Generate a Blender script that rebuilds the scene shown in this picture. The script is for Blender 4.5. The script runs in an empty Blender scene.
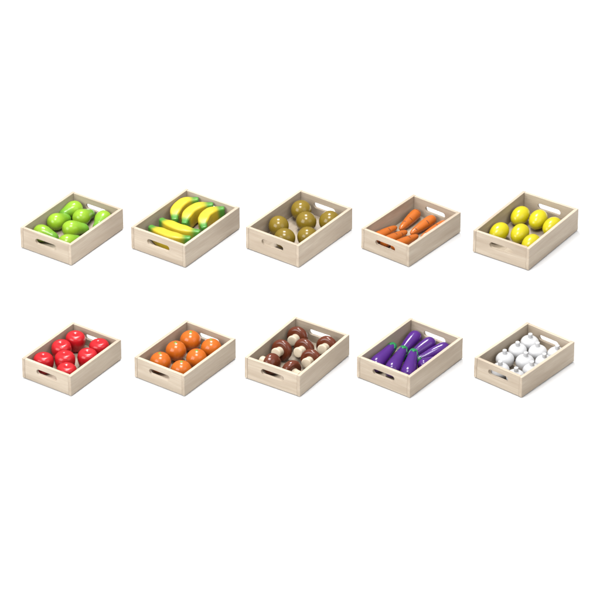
import bpy, bmesh, math, random
from mathutils import Vector, Matrix, Euler

random.seed(7)
scene = bpy.context.scene
COL = scene.collection

# ------------------------------------------------------------------ materials
def new_mat(name):
    m = bpy.data.materials.new(name)
    m.use_nodes = True
    nt = m.node_tree
    b = nt.nodes['Principled BSDF']
    return m, nt, b

def N(nt, typ, **kw):
    n = nt.nodes.new(typ)
    for k, v in kw.items():
        setattr(n, k, v)
    return n

def mix_col(nt, fac, a, b, mode='MIX'):
    n = N(nt, 'ShaderNodeMix', data_type='RGBA', blend_type=mode)
    for sock, val in ((n.inputs[0], fac), (n.inputs[6], a), (n.inputs[7], b)):
        if hasattr(val, 'is_output'):
            nt.links.new(val, sock)
        else:
            sock.default_value = val
    return n.outputs[2]

def rgb(r, g, b):
    return (r, g, b, 1.0)

def wood_mat(name, axis, base=(0.400, 0.336, 0.264), amount=1.0):
    """Pale sanded maple with the grain running along one axis of the panel."""
    m, nt, b = new_mat(name)
    L = nt.links.new
    tc = N(nt, 'ShaderNodeTexCoord')
    oi = N(nt, 'ShaderNodeObjectInfo')
    mp = N(nt, 'ShaderNodeMapping')
    sc = [30.0, 30.0, 30.0]
    sc[axis] = 3.0
    mp.inputs['Scale'].default_value = sc
    cv = N(nt, 'ShaderNodeCombineXYZ')
    mul = N(nt, 'ShaderNodeMath', operation='MULTIPLY')
    L(oi.outputs['Random'], mul.inputs[0]); mul.inputs[1].default_value = 60.0
    for i in range(3):
        L(mul.outputs[0], cv.inputs[i])
    L(tc.outputs['Object'], mp.inputs['Vector'])
    L(cv.outputs[0], mp.inputs['Location'])
    broad = N(nt, 'ShaderNodeTexNoise'); broad.inputs['Scale'].default_value = 1.0
    broad.inputs['Detail'].default_value = 3; broad.inputs['Distortion'].default_value = 0.6
    L(mp.outputs[0], broad.inputs['Vector'])
    fine_map = N(nt, 'ShaderNodeMapping')
    sc2 = [420.0, 420.0, 420.0]; sc2[axis] = 18.0
    fine_map.inputs['Scale'].default_value = sc2
    L(tc.outputs['Object'], fine_map.inputs['Vector']); L(cv.outputs[0], fine_map.inputs['Location'])
    fine = N(nt, 'ShaderNodeTexNoise'); fine.inputs['Scale'].default_value = 1.0
    fine.inputs['Detail'].default_value = 2
    L(fine_map.outputs[0], fine.inputs['Vector'])
    c_dark = rgb(base[0]*(1-.20*amount), base[1]*(1-.23*amount), base[2]*(1-.26*amount))
    c_lite = rgb(base[0]*(1+.07*amount), base[1]*(1+.08*amount), base[2]*(1+.08*amount))
    r1 = N(nt, 'ShaderNodeMapRange'); r1.inputs[1].default_value = .32; r1.inputs[2].default_value = .68
    L(broad.outputs['Fac'], r1.inputs[0])
    c1 = mix_col(nt, r1.outputs[0], c_dark, c_lite)
    r2 = N(nt, 'ShaderNodeMapRange'); r2.inputs[1].default_value = .35; r2.inputs[2].default_value = .7
    r2.inputs[3].default_value = 0; r2.inputs[4].default_value = .45*amount
    L(fine.outputs['Fac'], r2.inputs[0])
    c2 = mix_col(nt, r2.outputs[0], c1, rgb(base[0]*.72, base[1]*.68, base[2]*.62))
    # board-to-board tone
    tone = N(nt, 'ShaderNodeMapRange'); tone.inputs[3].default_value = .94; tone.inputs[4].default_value = 1.04
    L(oi.outputs['Random'], tone.inputs[0])
    hsv = N(nt, 'ShaderNodeHueSaturation')
    L(tone.outputs[0], hsv.inputs['Value']); L(c2, hsv.inputs['Color'])
    L(hsv.outputs[0], b.inputs['Base Color'])
    b.inputs['Roughness'].default_value = .55
    b.inputs['IOR'].default_value = 1.4
    bp = N(nt, 'ShaderNodeBump'); bp.inputs['Strength'].default_value = .12; bp.inputs['Distance'].default_value = .0006
    L(fine.outputs['Fac'], bp.inputs['Height']); L(bp.outputs[0], b.inputs['Normal'])
    return m

def paint_mat(name, col, col2=None, attr=None, rough=.2, spec=.34, mottle=.12, tint=None):
    """Glossy lacquered wood; an airbrushed second colour follows a mesh attribute."""
    m, nt, b = new_mat(name)
    L = nt.links.new
    tc = N(nt, 'ShaderNodeTexCoord'); oi = N(nt, 'ShaderNodeObjectInfo')
    add = N(nt, 'ShaderNodeVectorMath', operation='ADD')
    cv = N(nt, 'ShaderNodeCombineXYZ')
    for i in range(3):
        L(oi.outputs['Random'], cv.inputs[i])
    L(tc.outputs['Object'], add.inputs[0]); L(cv.outputs[0], add.inputs[1])
    no = N(nt, 'ShaderNodeTexNoise'); no.inputs['Scale'].default_value = 45; no.inputs['Detail'].default_value = 4
    L(add.outputs[0], no.inputs['Vector'])
    c = rgb(*col)
    if col2 is not None:
        at = N(nt, 'ShaderNodeAttribute', attribute_name=attr)
        ad = N(nt, 'ShaderNodeMath', operation='MULTIPLY_ADD')
        sub = N(nt, 'ShaderNodeMath', operation='SUBTRACT')
        L(no.outputs['Fac'], sub.inputs[0]); sub.inputs[1].default_value = .5
        L(sub.outputs[0], ad.inputs[0]); ad.inputs[1].default_value = .5
        L(at.outputs['Fac'], ad.inputs[2])
        cl = N(nt, 'ShaderNodeClamp'); L(ad.outputs[0], cl.inputs[0])
        c = mix_col(nt, cl.outputs[0], c, rgb(*col2))
    tgt = tint or tuple(x*.72 for x in col)
    r = N(nt, 'ShaderNodeMapRange'); r.inputs[1].default_value = .4; r.inputs[2].default_value = .75
    r.inputs[3].default_value = 0; r.inputs[4].default_value = mottle*2
    L(no.outputs['Fac'], r.inputs[0])
    c = mix_col(nt, r.outputs[0], c, rgb(*tgt))
    tone = N(nt, 'ShaderNodeMapRange'); tone.inputs[3].default_value = .95; tone.inputs[4].default_value = 1.04
    L(oi.outputs['Random'], tone.inputs[0])
    hsv = N(nt, 'ShaderNodeHueSaturation')
    L(tone.outputs[0], hsv.inputs['Value']); L(c, hsv.inputs['Color'])
    L(hsv.outputs[0], b.inputs['Base Color'])
    rr = N(nt, 'ShaderNodeMapRange'); rr.inputs[3].default_value = rough*.8; rr.inputs[4].default_value = rough*1.3
    L(no.outputs['Fac'], rr.inputs[0]); L(rr.outputs[0], b.inputs['Roughness'])
    b.inputs['Specular IOR Level'].default_value = spec
    n2 = N(nt, 'ShaderNodeTexNoise'); n2.inputs['Scale'].default_value = 130; n2.inputs['Detail'].default_value = 2
    L(add.outputs[0], n2.inputs['Vector'])
    bp = N(nt, 'ShaderNodeBump'); bp.inputs['Strength'].default_value = .025; bp.inputs['Distance'].default_value = .002
    L(n2.outputs['Fac'], bp.inputs['Height']); L(bp.outputs[0], b.inputs['Normal'])
    return m

WOOD_X = wood_mat('maple_grain_across', 0)
WOOD_Y = wood_mat('maple_grain_along', 1)
WOOD_SHADED = wood_mat('maple_shaded', 1, base=(.325, .273, .214))  # same maple, colour darkened to paint in the shade inside the crates
M = {
    'pear': paint_mat('pear_lacquer', (.190, .328, .017), (.080, .228, .019), 'tip', rough=.2),
    'banana': paint_mat('banana_paint', (.44, .325, .018), (.040, .19, .026), 'tip', rough=.34, mottle=.06),
    'kiwi': paint_mat('kiwi_lacquer', (.155, .103, .0095), rough=.17, mottle=.2),
    'carrot': paint_mat('carrot_lacquer', (.36, .088, .010), rough=.2, mottle=.25),
    'groove': paint_mat('burnt_groove', (.045, .012, .006), rough=.6),
    'lemon': paint_mat('lemon_lacquer', (.39, .335, .006), rough=.22, mottle=.1),
    'apple': paint_mat('apple_lacquer', (.345, .007, .011), rough=.22, mottle=.12),
    'orange': paint_mat('orange_lacquer', (.39, .088, .0075), rough=.17, mottle=.15),
    'leaf': paint_mat('calyx_green', (.10, .20, .015), rough=.4),
    'cap': paint_mat('cap_brown', (.088, .020, .008), rough=.16, mottle=.2),
    'aubergine': paint_mat('aubergine_purple', (.050, .010, .130), rough=.15, mottle=.15),
    'aubergine_leaf': paint_mat('aubergine_green', (.012, .15, .048), rough=.22),
    'onion': paint_mat('onion_white', (.395, .395, .40), rough=.3, mottle=.05),
    'neck': paint_mat('onion_neck', (.40, .40, .405), rough=.45, mottle=.08),
}
STEM = wood_mat('mushroom_stem_wood', 2, base=(.47, .40, .30), amount=.6)

m, nt, b = new_mat('white_paper')
no = N(nt, 'ShaderNodeTexNoise'); no.inputs['Scale'].default_value = 6; no.inputs['Detail'].default_value = 5
nt.links.new(mix_col(nt, no.outputs['Fac'], rgb(.57, .57, .57), rgb(.59, .59, .59)), b.inputs['Base Color'])
b.inputs['Roughness'].default_value = .9; b.inputs['Specular IOR Level'].default_value = .1
PAPER = m

# ------------------------------------------------------------------ mesh helpers
def finish(name, bm, mats, smooth=True, attr=None):
    bmesh.ops.recalc_face_normals(bm, faces=bm.faces)
    me = bpy.data.meshes.new(name)
    bm.to_mesh(me); bm.free()
    for mm in (mats if isinstance(mats, (list, tuple)) else [mats]):
        me.materials.append(mm)
    if smooth:
        for p in me.polygons:
            p.use_smooth = True
    return me

def link(name, me, parent=None):
    o = bpy.data.objects.new(name, me)
    COL.objects.link(o)
    if parent is not None:
        o.parent = parent
    return o

def tag(o, label, cat, group=None):
    o['label'] = label; o['category'] = cat
    if group:
        o['group'] = group
    return o

def spline(pts, n):
    """Catmull-Rom through points (tuples of any size), n samples."""
    P = [Vector(p) for p in pts]
    P = [P[0]*2-P[1]] + P + [P[-1]*2-P[-2]]
    segs = len(P)-3
    out = []
    for k in range(n):
        t = k/(n-1)*segs
        i = min(int(t), segs-1); u = t-i
        a, b_, c, d = P[i:i+4]
        out.append(.5*((2*b_)+(c-a)*u+(2*a-5*b_+4*c-d)*u*u+(3*b_-a-3*c+d)*u**3))
    return out

def lathe(prof, segs=48, bend=None, attr=None, sub=None):
    """prof: list of (r, z) with r=0 at both ends. bend: f(z)->(dx,dy). attr: f(z)->0..1 stored as 'tip'."""
    bm = bmesh.new()
    lay = bm.verts.layers.float.new('tip') if attr else None
    rings = []
    for (r, z) in prof:
        dx, dy = bend(z) if bend else (0, 0)
        if r <= 1e-6:
            v = bm.verts.new((dx, dy, z)); ring = [v]
        else:
            ring = [bm.verts.new((dx+r*math.cos(2*math.pi*k/segs), dy+r*math.sin(2*math.pi*k/segs), z)) for k in range(segs)]
        if lay is not None:
            for v in ring:
                v[lay] = attr(z)
        rings.append(ring)
    for a, c in zip(rings, rings[1:]):
        for k in range(segs):
            k2 = (k+1) % segs
            if len(a) == 1 and len(c) == 1:
                continue
            if len(a) == 1:
                bm.faces.new((a[0], c[k], c[k2]))
            elif len(c) == 1:
                bm.faces.new((a[k], c[0], a[k2]))
            else:
                bm.faces.new((a[k], c[k], c[k2], a[k2]))
    return bm

def smooth_profile(pts, n=40):
    out = [(max(0.0, p[0]), p[1]) for p in spline(pts, n)]
    out[0] = (0.0, out[0][1]); out[-1] = (0.0, out[-1][1])
    return [p for i, p in enumerate(out) if p[0] > 1e-5 or i in (0, len(out)-1)]

# ------------------------------------------------------------------ crate
def bevelled_box(x0, x1, y0, y1, z0, z1, w=.0011):
    bm = bmesh.new()
    r = bmesh.ops.create_cube(bm, size=1)
    for v in bm.verts:
        v.co = ((x0+x1)/2+v.co.x*(x1-x0), (y0+y1)/2+v.co.y*(y1-y0), (z0+z1)/2+v.co.z*(z1-z0))
    bmesh.ops.bevel(bm, geom=bm.edges[:], offset=w, segments=2, profile=.6, affect='EDGES')
    return bm

def slotted_panel(hw, y0, y1, z0, z1, sl, sh, sz, w=.0011):
    """End panel spanning x=-hw..hw with a rounded slot of half-length sl and half-height sh centred at z=sz."""
    bm = bmesh.new()
    n = 10
    up = [(hw, sz), (hw, z1), (-hw, z1), (-hw, sz), (-sl, sz)]
    up += [(-(sl-sh)-sh*math.cos(a), sz+sh*math.sin(a)) for a in [math.pi/2*k/n for k in range(1, n+1)]]
    up += [((sl-sh)+sh*math.sin(a), sz+sh*math.cos(a)) for a in [math.pi/2*k/n for k in range(0, n)]] + [(sl, sz)]
    dn = [(x, 2*sz-z) for x, z in up]
    dn = [(x, z0 if abs(z-(2*sz-z1)) < 1e-9 else z) for x, z in dn]
    cache = {}
    def V(x, y, z):
        k = (round(x, 6), round(y, 6), round(z, 6))
        if k not in cache:
            cache[k] = bm.verts.new((x, y, z))
        return cache[k]
    for lp in (up, dn):
        for y in (y0, y1):
            bm.faces.new([V(x, y, z) for x, z in lp])
        m_ = len(lp)
        for i in range(m_):
            a, c = lp[i], lp[(i+1) % m_]
            if abs(a[1]-sz) < 1e-9 and abs(c[1]-sz) < 1e-9:
                continue          # the seam between the two halves stays open
            bm.faces.new([V(a[0], y0, a[1]), V(c[0], y0, c[1]), V(c[0], y1, c[1]), V(a[0], y1, a[1])])
    bmesh.ops.recalc_face_normals(bm, faces=bm.faces)
    sharp = [e for e in bm.edges if len(e.link_faces) == 2 and e.calc_face_angle(0) > math.radians(50)]
    bmesh.ops.bevel(bm, geom=sharp, offset=w, segments=2, profile=.6, affect='EDGES')
    return bm

T = .0098                       # panel thickness
FLOOR = .0115                   # height of the crate's inside floor

def make_crate(yaw, L, W, H, x, y, label):
    t = bpy.data.objects.new('wooden_crate', None)
    COL.objects.link(t)
    t.location = (x, y-.004, 0); t.rotation_euler = (0, 0, yaw)
    t.empty_display_size = .05
    tag(t, label, 'crate', 'wooden crates of toy produce')
    H *= 1.035; y -= .004
    zb = .0032
    for s in (-1, 1):
        xa, xb = sorted((s*W/2, s*(W/2-T)))
        o = link('side_panel', finish('side_panel', bevelled_box(xa, xb, -L/2, L/2, zb, H), WOOD_Y, smooth=False), t)
    for s in (-1, 1):
        ya, yb = sorted((s*(L/2-.0006), s*(L/2-T)))
        o = link('end_panel', finish('end_panel', slotted_panel(W/2-T-.0003, ya, yb, zb, H-.0002, .205*W, .125*H, .60*H), WOOD_X, smooth=False), t)
    link('base_panel', finish('base_panel', bevelled_box(-W/2+T*.7, W/2-T*.7, -L/2+T*.7, L/2-T*.7, 0.0, zb-.0002, .0003), WOOD_SHADED, smooth=False), t)
    link('floor_board', finish('floor_board', bevelled_box(-W/2+T+.0004, W/2-T-.0004, -L/2+T+.0004, L/2-T-.0004, zb+.0002, FLOOR, .0006), WOOD_SHADED, smooth=False), t)
    return Matrix.Translation((x, y, 0)) @ Matrix.Rotation(yaw, 4, 'Z')

# ------------------------------------------------------------------ produce prototypes (meshes, made once and shared)
def ss(a, b_, x):
    t = min(1, max(0, (x-a)/(b_-a))); return t*t*(3-2*t)

# pear: axis along +z from bulb (centre at origin) to neck
pear_prof = smooth_profile([(0, -.0262), (.0125, -.0238), (.0222, -.0150), (.0268, -.001), (.0254, .012), (.0208, .0245), (.0173, .0350), (.0159, .0440), (.0130, .0525), (.0068, .0575), (0, .0586)], 46)
pear_me = finish('pear', lathe(pear_prof, 48, bend=lambda z: (-.0035*ss(.0, .06, z)+.010*ss(.01, .07, z)**2, 0), attr=lambda z: ss(-.005, .06, z)), M['pear'])

# carrot: fat rounded crown at origin end, axis +z towards the tip, with burnt dashes
def carrot_mesh():
    pts = [(0, -.0135), (.0080, -.0122), (.0138, -.0070), (.0164, .002), (.0170, .014), (.0164, .030), (.0148, .050), (.0126, .070), (.0100, .086), (.0068, .0965), (.0032, .1005), (0, .1015)]
    base = smooth_profile(pts, 46)
    marks = [(-.002, .7, 1.5), (.0085, 3.4, 1.2), (.024, 1.9, 1.0), (.031, 4.8, 1.3), (.047, .4, 1.2), (.058, 2.9, 1.1), (.069, 1.3, 1.2), (.081, 5.0, 1.3)]
    prof = list(base)
    import bisect
    def radius(z):
        for (r0, z0), (r1, z1) in zip(base, base[1:]):
            if z0 <= z <= z1 and z1 > z0:
                return r0+(r1-r0)*(z-z0)/(z1-z0)
        return 0
    for (zc, a0, wd) in marks:
        prof = [p for p in prof if abs(p[1]-zc) > .0016]
        prof += [(radius(zc-.0012), zc-.0012), (radius(zc), zc), (radius(zc+.0012), zc+.0012)]
    prof.sort(key=lambda p: p[1])
    bm = lathe(prof, 72)
    for f in bm.faces:
        c = f.calc_center_median()
        ang = math.atan2(c.y, c.x) % (2*math.pi)
        for (zc, a0, wd) in marks:
            d = (ang-a0+math.pi) % (2*math.pi)-math.pi
            if abs(c.z-zc) < .0010 and abs(d) < wd*.36:
                f.material_index = 1
    return finish('carrot', bm, [M['carrot'], M['groove']])
carrot_me = carrot_mesh()

def ellipsoid(name, rx, rz, mat, egg=0.0, flat=2.0):
    prof = []
    n = 34
    for k in range(n+1):
        a = -math.pi/2+math.pi*k/n
        z = rz*math.sin(a); r = rx*math.cos(a)*(1+egg*math.sin(a))
        prof.append((0 if k in (0, n) else r, z))
    return finish(name, lathe(prof, 56), mat)

kiwi_me = ellipsoid('kiwi', .0318, .0335, M['kiwi'])
lemon_me = ellipsoid('lemon', .0272, .0375, M['lemon'], egg=.07)
orange_me = ellipsoid('orange', .0312, .0308, M['orange'])

apple_prof = smooth_profile([(0, -.0225), (.0060, -.0235), (.0125, -.0272), (.0195, -.0262), (.0262, -.0170), (.0295, -.003), (.0302, .008), (.0280, .0190), (.0225, .0258), (.0155, .0282), (.0090, .0279), (.0042, .0266), (0, .0260)], 54)
apple_me = finish('apple', lathe(apple_prof, 56), M['apple'])

def calyx_star(radius, sphere_r, lobes, mat, name, lift=.0006):
    """Little leaf rosette hugging the top of a ball of radius sphere_r (centre at origin)."""
    bm = bmesh.new()
    n = lobes*8
    def P(r, a, dz):
        return (r*math.cos(a), r*math.sin(a), math.sqrt(max(sphere_r**2-r*r, 0))+dz)
    top = bm.verts.new((0, 0, sphere_r+lift*1.6))
    rings = []
    for fr, dz in ((.35, lift*1.4), (.7, lift), (1.0, lift*.2), (1.0, -lift)):
        ring = []
        for k in range(n):
            a = 2*math.pi*k/n
            rr = radius*fr*(1-.42*fr*(.5-.5*math.cos(lobes*a)))
            ring.append(bm.verts.new(P(rr, a, dz)))
        rings.append(ring)
    for k in range(n):
        bm.faces.new((top, rings[0][k], rings[0][(k+1) % n]))
    for a, c in zip(rings, rings[1:]):
        for k in range(n):
            bm.faces.new((a[k], c[k], c[(k+1) % n], a[(k+1) % n]))
    return finish(name, bm, mat)
orange_calyx_me = calyx_star(.0056, .0308, 5, M['leaf'], 'calyx')

# mushroom: axis +z from stem foot (z=0) to top of cap
cap_prof = smooth_profile([(0, .0275), (.0130, .0272), (.0245, .0275), (.0304, .0315), (.0325, .0385), (.0312, .0455), (.0255, .0545), (.0150, .0608), (0, .0628)], 44)
cap_me = finish('cap', lathe(cap_prof, 56), M['cap'])
stem_prof = smooth_profile([(0, 0), (.0095, .0001), (.0140, .0010), (.0154, .0042), (.0146, .0110), (.0132, .0190), (.0130, .0250), (.0128, .0288), (0, .0292)], 34)
stem_me = finish('stem', lathe(stem_prof, 48), STEM)

# aubergine: axis +z, fat end centre at origin, thin end with green calyx at the top
aub_prof = smooth_profile([(0, -.0215), (.0105, -.0192), (.0178, -.0120), (.0208, -.001), (.0205, .014), (.0185, .032), (.0158, .052), (.0135, .070), (.0122, .083), (.0108, .0915), (.0062, .0965), (0, .098)], 50)
aub_me = finish('eggplant', lathe(aub_prof, 48, bend=lambda z: (.010*(ss(-.02, .1, z)-.25*ss(0, .05, z)), 0)), M['aubergine'])
def aub_calyx():
    bend = lambda z: (.010*(ss(-.02, .1, z)-.25*ss(0, .05, z)), 0)
    bm = bmesh.new()
    lobes, n = 5, 50
    def R(z):
        for (r0, z0), (r1, z1) in zip(aub_prof, aub_prof[1:]):
            if z0 <= z <= z1:
                return r0+(r1-r0)*(z-z0)/(z1-z0)
        return 0
    rings = []
    zt = .0984
    for f in (0.06, .2, .4, .6, .8, 1.0, 1.0):
        ring = []
        last = (len(rings) == 6)
        for k in range(n):
            a = 2*math.pi*k/n
            depth = .0135+.0085*(.5+.5*math.cos(lobes*a))
            z = zt-.0006-depth*f
            rr = R(min(z, .0979))+(.0009 if not last else -.0008)*(1 if f > .1 else .9)
            dx, dy = bend(z)
            ring.append(bm.verts.new((dx+rr*math.cos(a), rr*math.sin(a), z+.0009*(1-f))))
        rings.append(ring)
    dx, dy = bend(zt)
    top = bm.verts.new((dx, 0, zt+.0012))
    for k in range(n):
        bm.faces.new((top, rings[0][k], rings[0][(k+1) % n]))
    for a, c in zip(rings, rings[1:]):
        for k in range(n):
            bm.faces.new((a[k], c[k], c[(k+1) % n], a[(k+1) % n]))
    return finish('calyx', bm, M['aubergine_leaf'])
aub_calyx_me = aub_calyx()

# onion: squat bulb with a stubby neck
onion_prof = smooth_profile([(0, -.0215), (.0070, -.0214), (.0160, -.0190), (.0240, -.0110), (.0276, .000), (.0262, .0095), (.0205, .0170), (.0125, .0212), (.0060, .0226), (0, .0228)], 46)
onion_me = finish('onion', lathe(onion_prof, 56), M['onion'])
neck_prof = [(0, .0190), (.0072, .0195), (.0068, .0240), (.0066, .0300), (.0065, .0338), (.0060, .0346), (.0052, .0349), (0, .0350)]
neck_me = finish('neck', lathe(neck_prof, 32), M['neck'])

def banana_mesh(path, zt, thick, width):
    """A board-cut banana: a crescent swept along a flat path, softly rounded section, green painted ends."""
    C = spline([(x, y, 0) for x, y in path], 40)
    L_ = [0]
    for a, c in zip(C, C[1:]):
        L_.append(L_[-1]+(c-a).length)
    tot = L_[-1]
    cen = sum(C, Vector())/len(C)
    bm = bmesh.new(); lay = bm.verts.layers.float.new('tip')
    sec = []
    ns = 8                      # rounded-rectangle section
    def section(hw, hh, r):
        out = []
        for (sx, sy, a0) in ((1, 1, 0), (-1, 1, 90), (-1, -1, 180), (1, -1, 270)):
            for k in range(ns):
                a = math.radians(a0+90*k/(ns-1))
                out.append((sx*(hw-r)+r*math.cos(a), sy*(hh-r)+r*math.sin(a)))
        return out
    rings = []
    fracs = []
    for i, p in enumerate(C):
        tg = (C[min(i+1, 39)]-C[max(i-1, 0)]).normalized()
        nrm = Vector((-tg.y, tg.x, 0))
        u = L_[i]/tot
        e = min(u, 1-u)
        k = .56+.44*ss(0, .34, e)
        rings.append((p, tg, nrm, u, k))
    seq = []
    caps = [math.radians(q) for q in (80, 66, 50, 33, 16)]
    p, tg, nrm, u, k = rings[0]
    seq += [(p-tg*.0055*math.sin(a), nrm, 0, k*math.cos(a)**.6) for a in caps]
    seq += [(p_, n_, u_, k_) for p_, t_, n_, u_, k_ in rings]
    p, tg, nrm, u, k = rings[-1]
    seq += [(p+tg*.0055*math.sin(a), nrm, 1, k*math.cos(a)**.6) for a in reversed(caps)]
    k_end = rings[0][4]
    vr = []
    for p, nrm, u, k in seq:
        hh = thick/2*(.80+.20*min(1, (k-k_end)/(1-k_end)) if k > k_end else .80-.10*(1-k/k_end))
        ring = []
        for a, c in section(width/2*k, hh, min(.0060, width/2*k*.8)):
            v = bm.verts.new((p.x-cen.x+nrm.x*a, p.y-cen.y+nrm.y*a, c))
            e = min(u, 1-u)
            v[lay] = 1-ss(.05, .24, e)
            ring.append(v)
        vr.append(ring)
    n = len(vr[0])
    for a, c in zip(vr, vr[1:]):
        for k in range(n):
            bm.faces.new((a[k], c[k], c[(k+1) % n], a[(k+1) % n]))
    bm.faces.new(vr[0]); bm.faces.new(list(reversed(vr[-1])))
    return finish('banana', bm, M['banana']), cen

# ------------------------------------------------------------------ placing
def axis_matrix(p, q, roll=0.0):
    """Local +z of the mesh from p towards q; local +x as near as possible to world up, then rolled."""
    z = (Vector(q)-Vector(p)).normalized()
    x = Vector((0, 0, 1)); x = (x-z*x.dot(z)).normalized()
    y = z.cross(x)
    R = Matrix((x, y, z)).transposed().to_4x4()
    return Matrix.Translation(p) @ R @ Matrix.Rotation(roll, 4, 'Z')

def put(o, mat, scale=1.0):
    o.matrix_world = mat @ Matrix.Scale(scale, 4)

FAR, NEAR = 'the far long side', 'the near long side'

CR = [  # yaw, length, width, height, x, y, label
    (-34.12, .2672, .1935, .0719, -.7001, .3647, 'pale wooden crate with end slots, filled with green pears'),
    (-34.54, .2867, .2042, .0757, -.3511, .3635, 'pale wooden crate with end slots, filled with yellow bananas'),
    (-35.65, .2840, .1987, .0756, -.0020, .3609, 'pale wooden crate with end slots, filled with olive brown kiwis'),
    (-38.09, .2662, .1826, .0705, .3409, .3522, 'pale wooden crate with end slots, filled with orange carrots'),
    (-34.03, .2930, .1998, .0758, .6928, .3484, 'pale wooden crate with end slots, filled with yellow lemons'),
    (-34.43, .2437, .1781, .0666, -.6645, -.3798, 'pale wooden crate with end slots, filled with red apples'),
    (-35.32, .2515, .1810, .0684, -.3342, -.3767, 'pale wooden crate with end slots, filled with round oranges'),
    (-32.69, .2689, .1907, .0708, -.0080, -.3700, 'pale wooden crate with end slots, filled with brown mushrooms'),
    (-36.58, .2676, .1887, .0708, .3205, -.3768, 'pale wooden crate with end slots, filled with purple eggplants'),
    (-39.68, .2548, .1738, .0679, .6533, -.3853, 'pale wooden crate with end slots, filled with white onions'),
]
MW = [make_crate(math.radians(c[0]), *c[1:]) for c in CR]

# pears: bulb centre and neck point on the crate floor
PEARS = [
    ((-.063, .096), (-.078, .052), 'glossy green pear in the back corner of the pear crate'),
    ((-.0640, .000), (-.0545, .0465), 'green pear against the far long side, neck pointing at the back corner pear'),
    ((-.0140, .0640), (-.0100, .112), 'green pear with its neck pointing at the back slot of its crate'),
    ((.0470, .0980), (.0570, .055), 'yellowish green pear wedged between the back slot and the near long side'),
    ((-.0600, -.0770), (-.0150, -.0700), 'green pear beside the front slot, neck pointing along the slotted end'),
    ((.0000, -.0080), (.0300, .0290), 'green pear in the middle of the crate, neck towards the near long side'),
    ((.0400, -.0830), (.0570, -.0390), 'green pear in the front corner, mostly hidden by the rim'),
]
for k, (a, c, lab) in enumerate(PEARS):
    o = link('pear', pear_me)
    za, zb = FLOOR+.0268, FLOOR+.0225
    Mx = MW[0] @ axis_matrix((a[0], a[1], za), (c[0], c[1], zb), random.uniform(-.5, .5)+math.pi)
    put(o, Mx, 1.0); tag(o, lab, 'pear', 'green pears')

# bananas
BAN = [   # path on the crate floor, rise of the far end, label
    ([(-.052, .125), (-.073, .100), (-.0765, .064), (-.067, .031), (-.049, .004)], .012, 'yellow banana with green ends lying along the far long side, nearest the back corner'),
    ([(.004, .125), (-.018, .101), (-.029, .066), (-.024, .032), (-.011, .003)], .012, 'middle one of the three yellow bananas curving towards the back slot'),
    ([(.046, .125), (.0300, .103), (.024, .070), (.035, .037), (.055, .014)], .012, 'yellow banana with green ends against the near long side'),
    ([(-.075, -.022), (-.044, -.032), (-.006, -.037), (.029, -.032), (.060, -.016)], 0, 'yellow banana lying across the crate, second from the front slot'),
    ([(-.076, -.076), (-.040, -.085), (-.001, -.088), (.031, -.081), (.059, -.063)], 0, 'yellow banana lying across the crate right behind the front slot'),
]
for path, rise, lab in BAN:
    me, cen = banana_mesh(path, .058, .0530, .0350)
    o = link('banana', me)
    put(o, MW[1] @ Matrix.Translation((cen.x+(.005 if rise else 0), cen.y+(.001 if rise else 0), FLOOR+.0266+rise/2)) @ Matrix.Rotation(math.atan2(rise, .12), 4, 'X'))
    tag(o, lab, 'banana', 'yellow bananas')

def balls(kind, me, crate, pts, zc, group, place_rot, extra=None):
    for k, (x, y, lab) in enumerate(pts):
        o = link(kind, me)
        put(o, MW[crate] @ Matrix.Translation((x, y, zc)) @ place_rot(k), random.uniform(.985, 1.015))
        tag(o, lab, kind, group)
        if extra:
            extra(o)

balls('kiwi', kiwi_me, 2, [
    (-.0555, .0869, 'olive brown kiwi in the back corner of its crate'),
    (-.0026, .0395, 'olive brown kiwi in the middle of its crate'),
    (.0540, .0839, 'olive brown kiwi by the back slot, against the near long side'),
    (-.0554, -.0319, 'olive brown kiwi standing alone against the far long side near the front'),
    (.0025, -.0806, 'olive brown kiwi right behind the front slotted end'),
    (.0546, -.0334, 'olive brown kiwi in the front half against the near long side'),
], FLOOR+.0320, 'olive brown kiwis', lambda k: Euler((1.2+.3*math.sin(k*2.1), 0, k*1.3)).to_matrix().to_4x4())

CARROTS = [
    ((-.0565, .1010), (-.0440, .010), 'orange carrot with dark grooves in the back corner, fat end at the back'),
    ((.0030, .1020), (-.0010, .010), 'orange carrot with its fat end below the back slot, second of the back row'),
    ((.0520, .1000), (.0400, .010), 'orange carrot of the back row lying along the near long side'),
    ((-.0660, -.0940), (-.0615, .000), 'orange carrot of the front row lying along the far long side'),
    ((-.0280, -.0960), (-.0200, -.0020), 'middle orange carrot of the front row, tip pointing at the back slot'),
    ((.0120, -.0950), (.0220, .0010), 'orange carrot of the front row, tip near the near long side'),
]
for k, (a, c, lab) in enumerate(CARROTS):
    o = link('carrot', carrot_me)
    put(o, MW[3] @ axis_matrix((a[0], a[1], FLOOR+.0171), (c[0], c[1], FLOOR+.0125), random.uniform(0, 6.28)), 1.0)
    tag(o, lab, 'carrot', 'orange carrots')

balls('lemon', lemon_me, 4, [
    (-.0595, .0638, 'yellow lemon against the far long side, in the back row of its crate'),
    (-.0014, .0749, 'middle yellow lemon of the back row, below the back slot'),
    (.0558, .0634, 'yellow lemon of the back row, against the near long side'),
    (-.0617, -.0573, 'yellow lemon near the front slot, against the far long side'),
    (-.0046, -.0284, 'yellow lemon in the middle of the front row of its crate'),
    (.0560, -.0623, 'yellow lemon in the front row half hidden by the near long side'),
], FLOOR+.0282, 'yellow lemons', lambda k: Matrix.Rotation(.12*math.sin(k*1.9), 4, 'Z') @ Matrix.Rotation(math.radians(-82+6*math.sin(k*3.1)), 4, 'X'))

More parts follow.
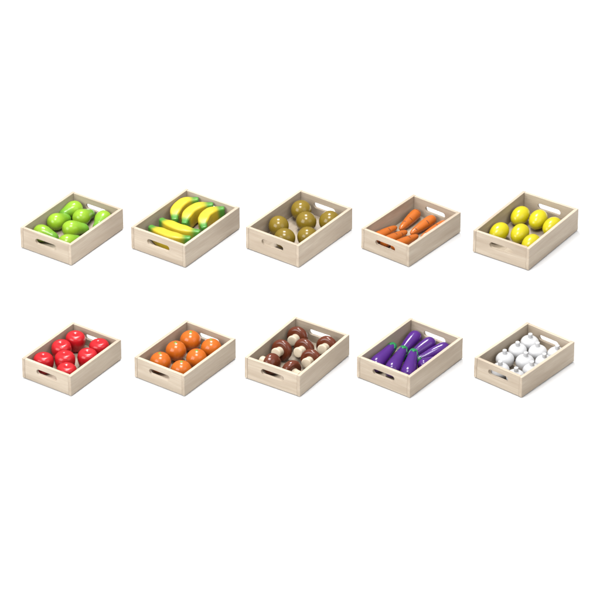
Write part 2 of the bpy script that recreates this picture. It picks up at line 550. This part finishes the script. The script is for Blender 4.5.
balls('apple', apple_me, 5, [
    (-.0440, .0751, 'shiny red apple in the back corner of its crate'),
    (-.0476, .0131, 'shiny red apple at the middle of the far long side'),
    (-.0030, -.0290, 'shiny red apple in the centre, touched by apples on three sides'),
    (.0430, .0190, 'shiny red apple at the middle of the near long side'),
    (.0404, .0800, 'shiny red apple beside the back slot and the near long side'),
    (-.0490, -.0720, 'shiny red apple behind the front slot by the far long side'),
    (.0405, -.0785, 'shiny red apple in the front corner, half hidden by the rim'),
], FLOOR+.0272, 'red apples', lambda k: Euler((.05*math.sin(k*2), .05*math.cos(k*3), k)).to_matrix().to_4x4())

def add_calyx(o):
    c = link('calyx', orange_calyx_me, o)
balls('orange', orange_me, 6, [
    (-.0379, .0761, 'round orange with a green top in the back corner of its crate'),
    (-.0385, .0061, 'round orange at the middle of the far long side'),
    (.0381, .0760, 'round orange by the back slot and the near long side'),
    (.0367, .0060, 'round orange at the middle of the near long side'),
    (-.0383, -.0694, 'round orange behind the front slot, beside the far long side'),
    (.0381, -.0704, 'round orange in the front corner, half hidden by the rim'),
], FLOOR+.0310, 'round oranges', lambda k: Euler((.04*math.sin(k*2), .05*math.cos(k*3), k)).to_matrix().to_4x4(), add_calyx)

# mushrooms lying on their sides: cap point and stem foot point
MUSH = [
    ((-.0506, .0821), (.11, -.97, .18), 'brown capped mushroom in the back corner, pale stem pointing to the front'),
    ((-.0500, -.0040), (.06, -.95, .25), 'brown mushroom at the middle of the far long side, stem end facing the front slot'),
    ((.0019, .0368), (.03, -.97, .20), 'brown mushroom in the centre of its crate, stem end facing us'),
    ((.0502, .0840), (.14, -.93, .26), 'brown mushroom beside the back slot and the near long side'),
    ((.0500, -.0010), (.14, -.95, .22), 'brown mushroom at the middle of the near long side'),
    ((-.0323, -.0843), (-1.0, .12, -.12), 'brown mushroom behind the front slot with its stem towards the far long side'),
    ((.0310, -.0820), (.93, -.30, -.05), 'brown mushroom in the front corner with its stem hidden by the rim'),
]
for k, (c, d, lab) in enumerate(MUSH):
    e = bpy.data.objects.new('mushroom', None); COL.objects.link(e); e.empty_display_size = .02
    d = -Vector(d).normalized()                 # from stem foot to cap
    foot = Vector((c[0], c[1], FLOOR+.0320))-d*.0420
    put(e, MW[7] @ axis_matrix(foot, foot+d, k*1.1))
    tag(e, lab, 'mushroom', 'brown mushrooms')
    link('cap', cap_me, e); link('stem', stem_me, e)

# aubergines: fat end centre and thin end point
AUB = [
    ((-.0565, .1030, .0210), (-.0490, .0130, .0130), math.pi, 'purple eggplant in the back corner, fat end at the back wall'),
    ((-.0030, .1000, .0210), (-.0190, .0220, .0120), math.pi, 'purple eggplant with its fat end below the back slot'),
    ((.0470, .1010, .0210), (.0120, .0310, .0130), math.pi, 'purple eggplant of the back row beside the near long side'),
    ((-.0590, -.0840, .0225), (-.0700, .0070, .0215), 0, 'purple eggplant with green calyx along the far long side, front row'),
    ((-.0070, -.0790, .0225), (-.0340, .0090, .0235), 0, 'purple eggplant with green calyx, second from the far long side in the front row'),
    ((.0440, -.0720, .0225), (.0035, .0090, .0260), 0, 'purple eggplant pointing its green calyx straight up from the front corner'),
    ((.0535, -.0020, .0210), (.0690, .0850, .0130), math.pi, 'purple eggplant squeezed against the near long side, mostly below the rim'),
]
for k, (a, c, roll, lab) in enumerate(AUB):
    o = link('eggplant', aub_me)
    put(o, MW[8] @ axis_matrix((a[0], a[1], FLOOR+a[2]), (c[0], c[1], FLOOR+c[2]), roll+random.uniform(-.3, .3)), 1.11 if 3 <= k < 6 else .97 if k == 6 else 1.0)
    tag(o, lab, 'eggplant', 'purple eggplants')
    link('calyx', aub_calyx_me, o)

def add_neck(o):
    link('neck', neck_me, o)
balls('onion', onion_me, 9, [
    (-.0430, .0830, 'white onion with a stubby neck in the back corner of its crate'),
    (-.0430, .0250, 'white onion in the row along the far long side, next to the back corner one'),
    (.0061, .0567, 'white onion of the middle row, nearest the back slot'),
    (.0560, .0820, 'white onion beside the back slot, against the near long side'),
    (-.0440, -.0350, 'white onion of the far row standing behind the front slot'),
    (.0090, -.0090, 'white onion in the centre of its crate'),
    (.0540, .0240, 'white onion at the middle of the near long side'),
    (-.0185, -.0910, 'white onion right behind the front slotted end, neck showing over the rim'),
    (.0545, -.0360, 'white onion of the near row, half hidden by the long rim'),
    (.0365, -.0910, 'white onion in the front corner, only its neck and shoulder showing'),
], FLOOR+.0215, 'white onions', lambda k: Euler((.05*math.sin(k*2.2), .05*math.cos(k*3), k)).to_matrix().to_4x4(), add_neck)

# ------------------------------------------------------------------ the white surface
bm = bmesh.new()
bmesh.ops.create_grid(bm, x_segments=4, y_segments=4, size=20)
g = link('ground', finish('ground', bm, PAPER, smooth=False))
g['kind'] = 'structure'; g['label'] = 'seamless white studio surface'

# ------------------------------------------------------------------ light
w = bpy.data.worlds.new('World'); scene.world = w; w.use_nodes = True
nt = w.node_tree
bg = nt.nodes['Background']
# a soft studio dome: brightest overhead, leaning a little to the front left, dim at the horizon
tc = N(nt, 'ShaderNodeTexCoord')
dot = N(nt, 'ShaderNodeVectorMath', operation='DOT_PRODUCT')
nt.links.new(tc.outputs['Generated'], dot.inputs[0])
dot.inputs[1].default_value = Vector((-.10, -.16, 1)).normalized()
mx = N(nt, 'ShaderNodeMath', operation='MAXIMUM'); mx.inputs[1].default_value = 0
nt.links.new(dot.outputs['Value'], mx.inputs[0])
pw = N(nt, 'ShaderNodeMath', operation='POWER'); pw.inputs[1].default_value = 1.2
nt.links.new(mx.outputs[0], pw.inputs[0])
ma = N(nt, 'ShaderNodeMath', operation='MULTIPLY_ADD'); ma.inputs[1].default_value = 1.1; ma.inputs[2].default_value = .2
nt.links.new(pw.outputs[0], ma.inputs[0])
bg.inputs['Color'].default_value = (1, 1, 1, 1)
nt.links.new(ma.outputs[0], bg.inputs['Strength'])

def area(name, loc, target, size, power, col=(1, 1, 1)):
    li = bpy.data.lights.new(name, 'AREA'); li.shape = 'SQUARE'; li.size = size; li.energy = power; li.color = col
    o = bpy.data.objects.new(name, li); COL.objects.link(o)
    o.location = loc
    o.rotation_euler = (Vector(target)-Vector(loc)).to_track_quat('-Z', 'Y').to_euler()
    return o
area('overhead_softbox', (-.25, 2.1, 5.0), (0, 0, 0), 1.3, 300)
area('front_softbox', (-.35, -1.3, 5.0), (0, 0, 0), 1.8, 250)
area('side_softbox', (-5.0, -4.2, 3.4), (0, 0, 0), 4.5, 450)
area('added_fill', (4.5, -3.5, 3.5), (0, 0, 0), 4.5, 110)  # added lamp without a known source, lifts the right and inner far walls

# ------------------------------------------------------------------ camera
el = math.radians(31.537); D = 12.0
cam = bpy.data.cameras.new('Camera'); co = bpy.data.objects.new('Camera', cam); COL.objects.link(co)
co.location = (0, -D*math.cos(el), D*math.sin(el))
co.rotation_euler = (math.pi/2-el, 0, 0)
cam.sensor_width = 36; cam.lens = 36*4000/600
cam.clip_start = .1; cam.clip_end = 200
scene.camera = co

scene.view_settings.view_transform = 'Standard'
scene.view_settings.look = 'None'
scene.view_settings.exposure = 0
scene.view_settings.gamma = 1
scene.render.engine = 'CYCLES'
scene.cycles.max_bounces = 10
scene.cycles.diffuse_bounces = 6
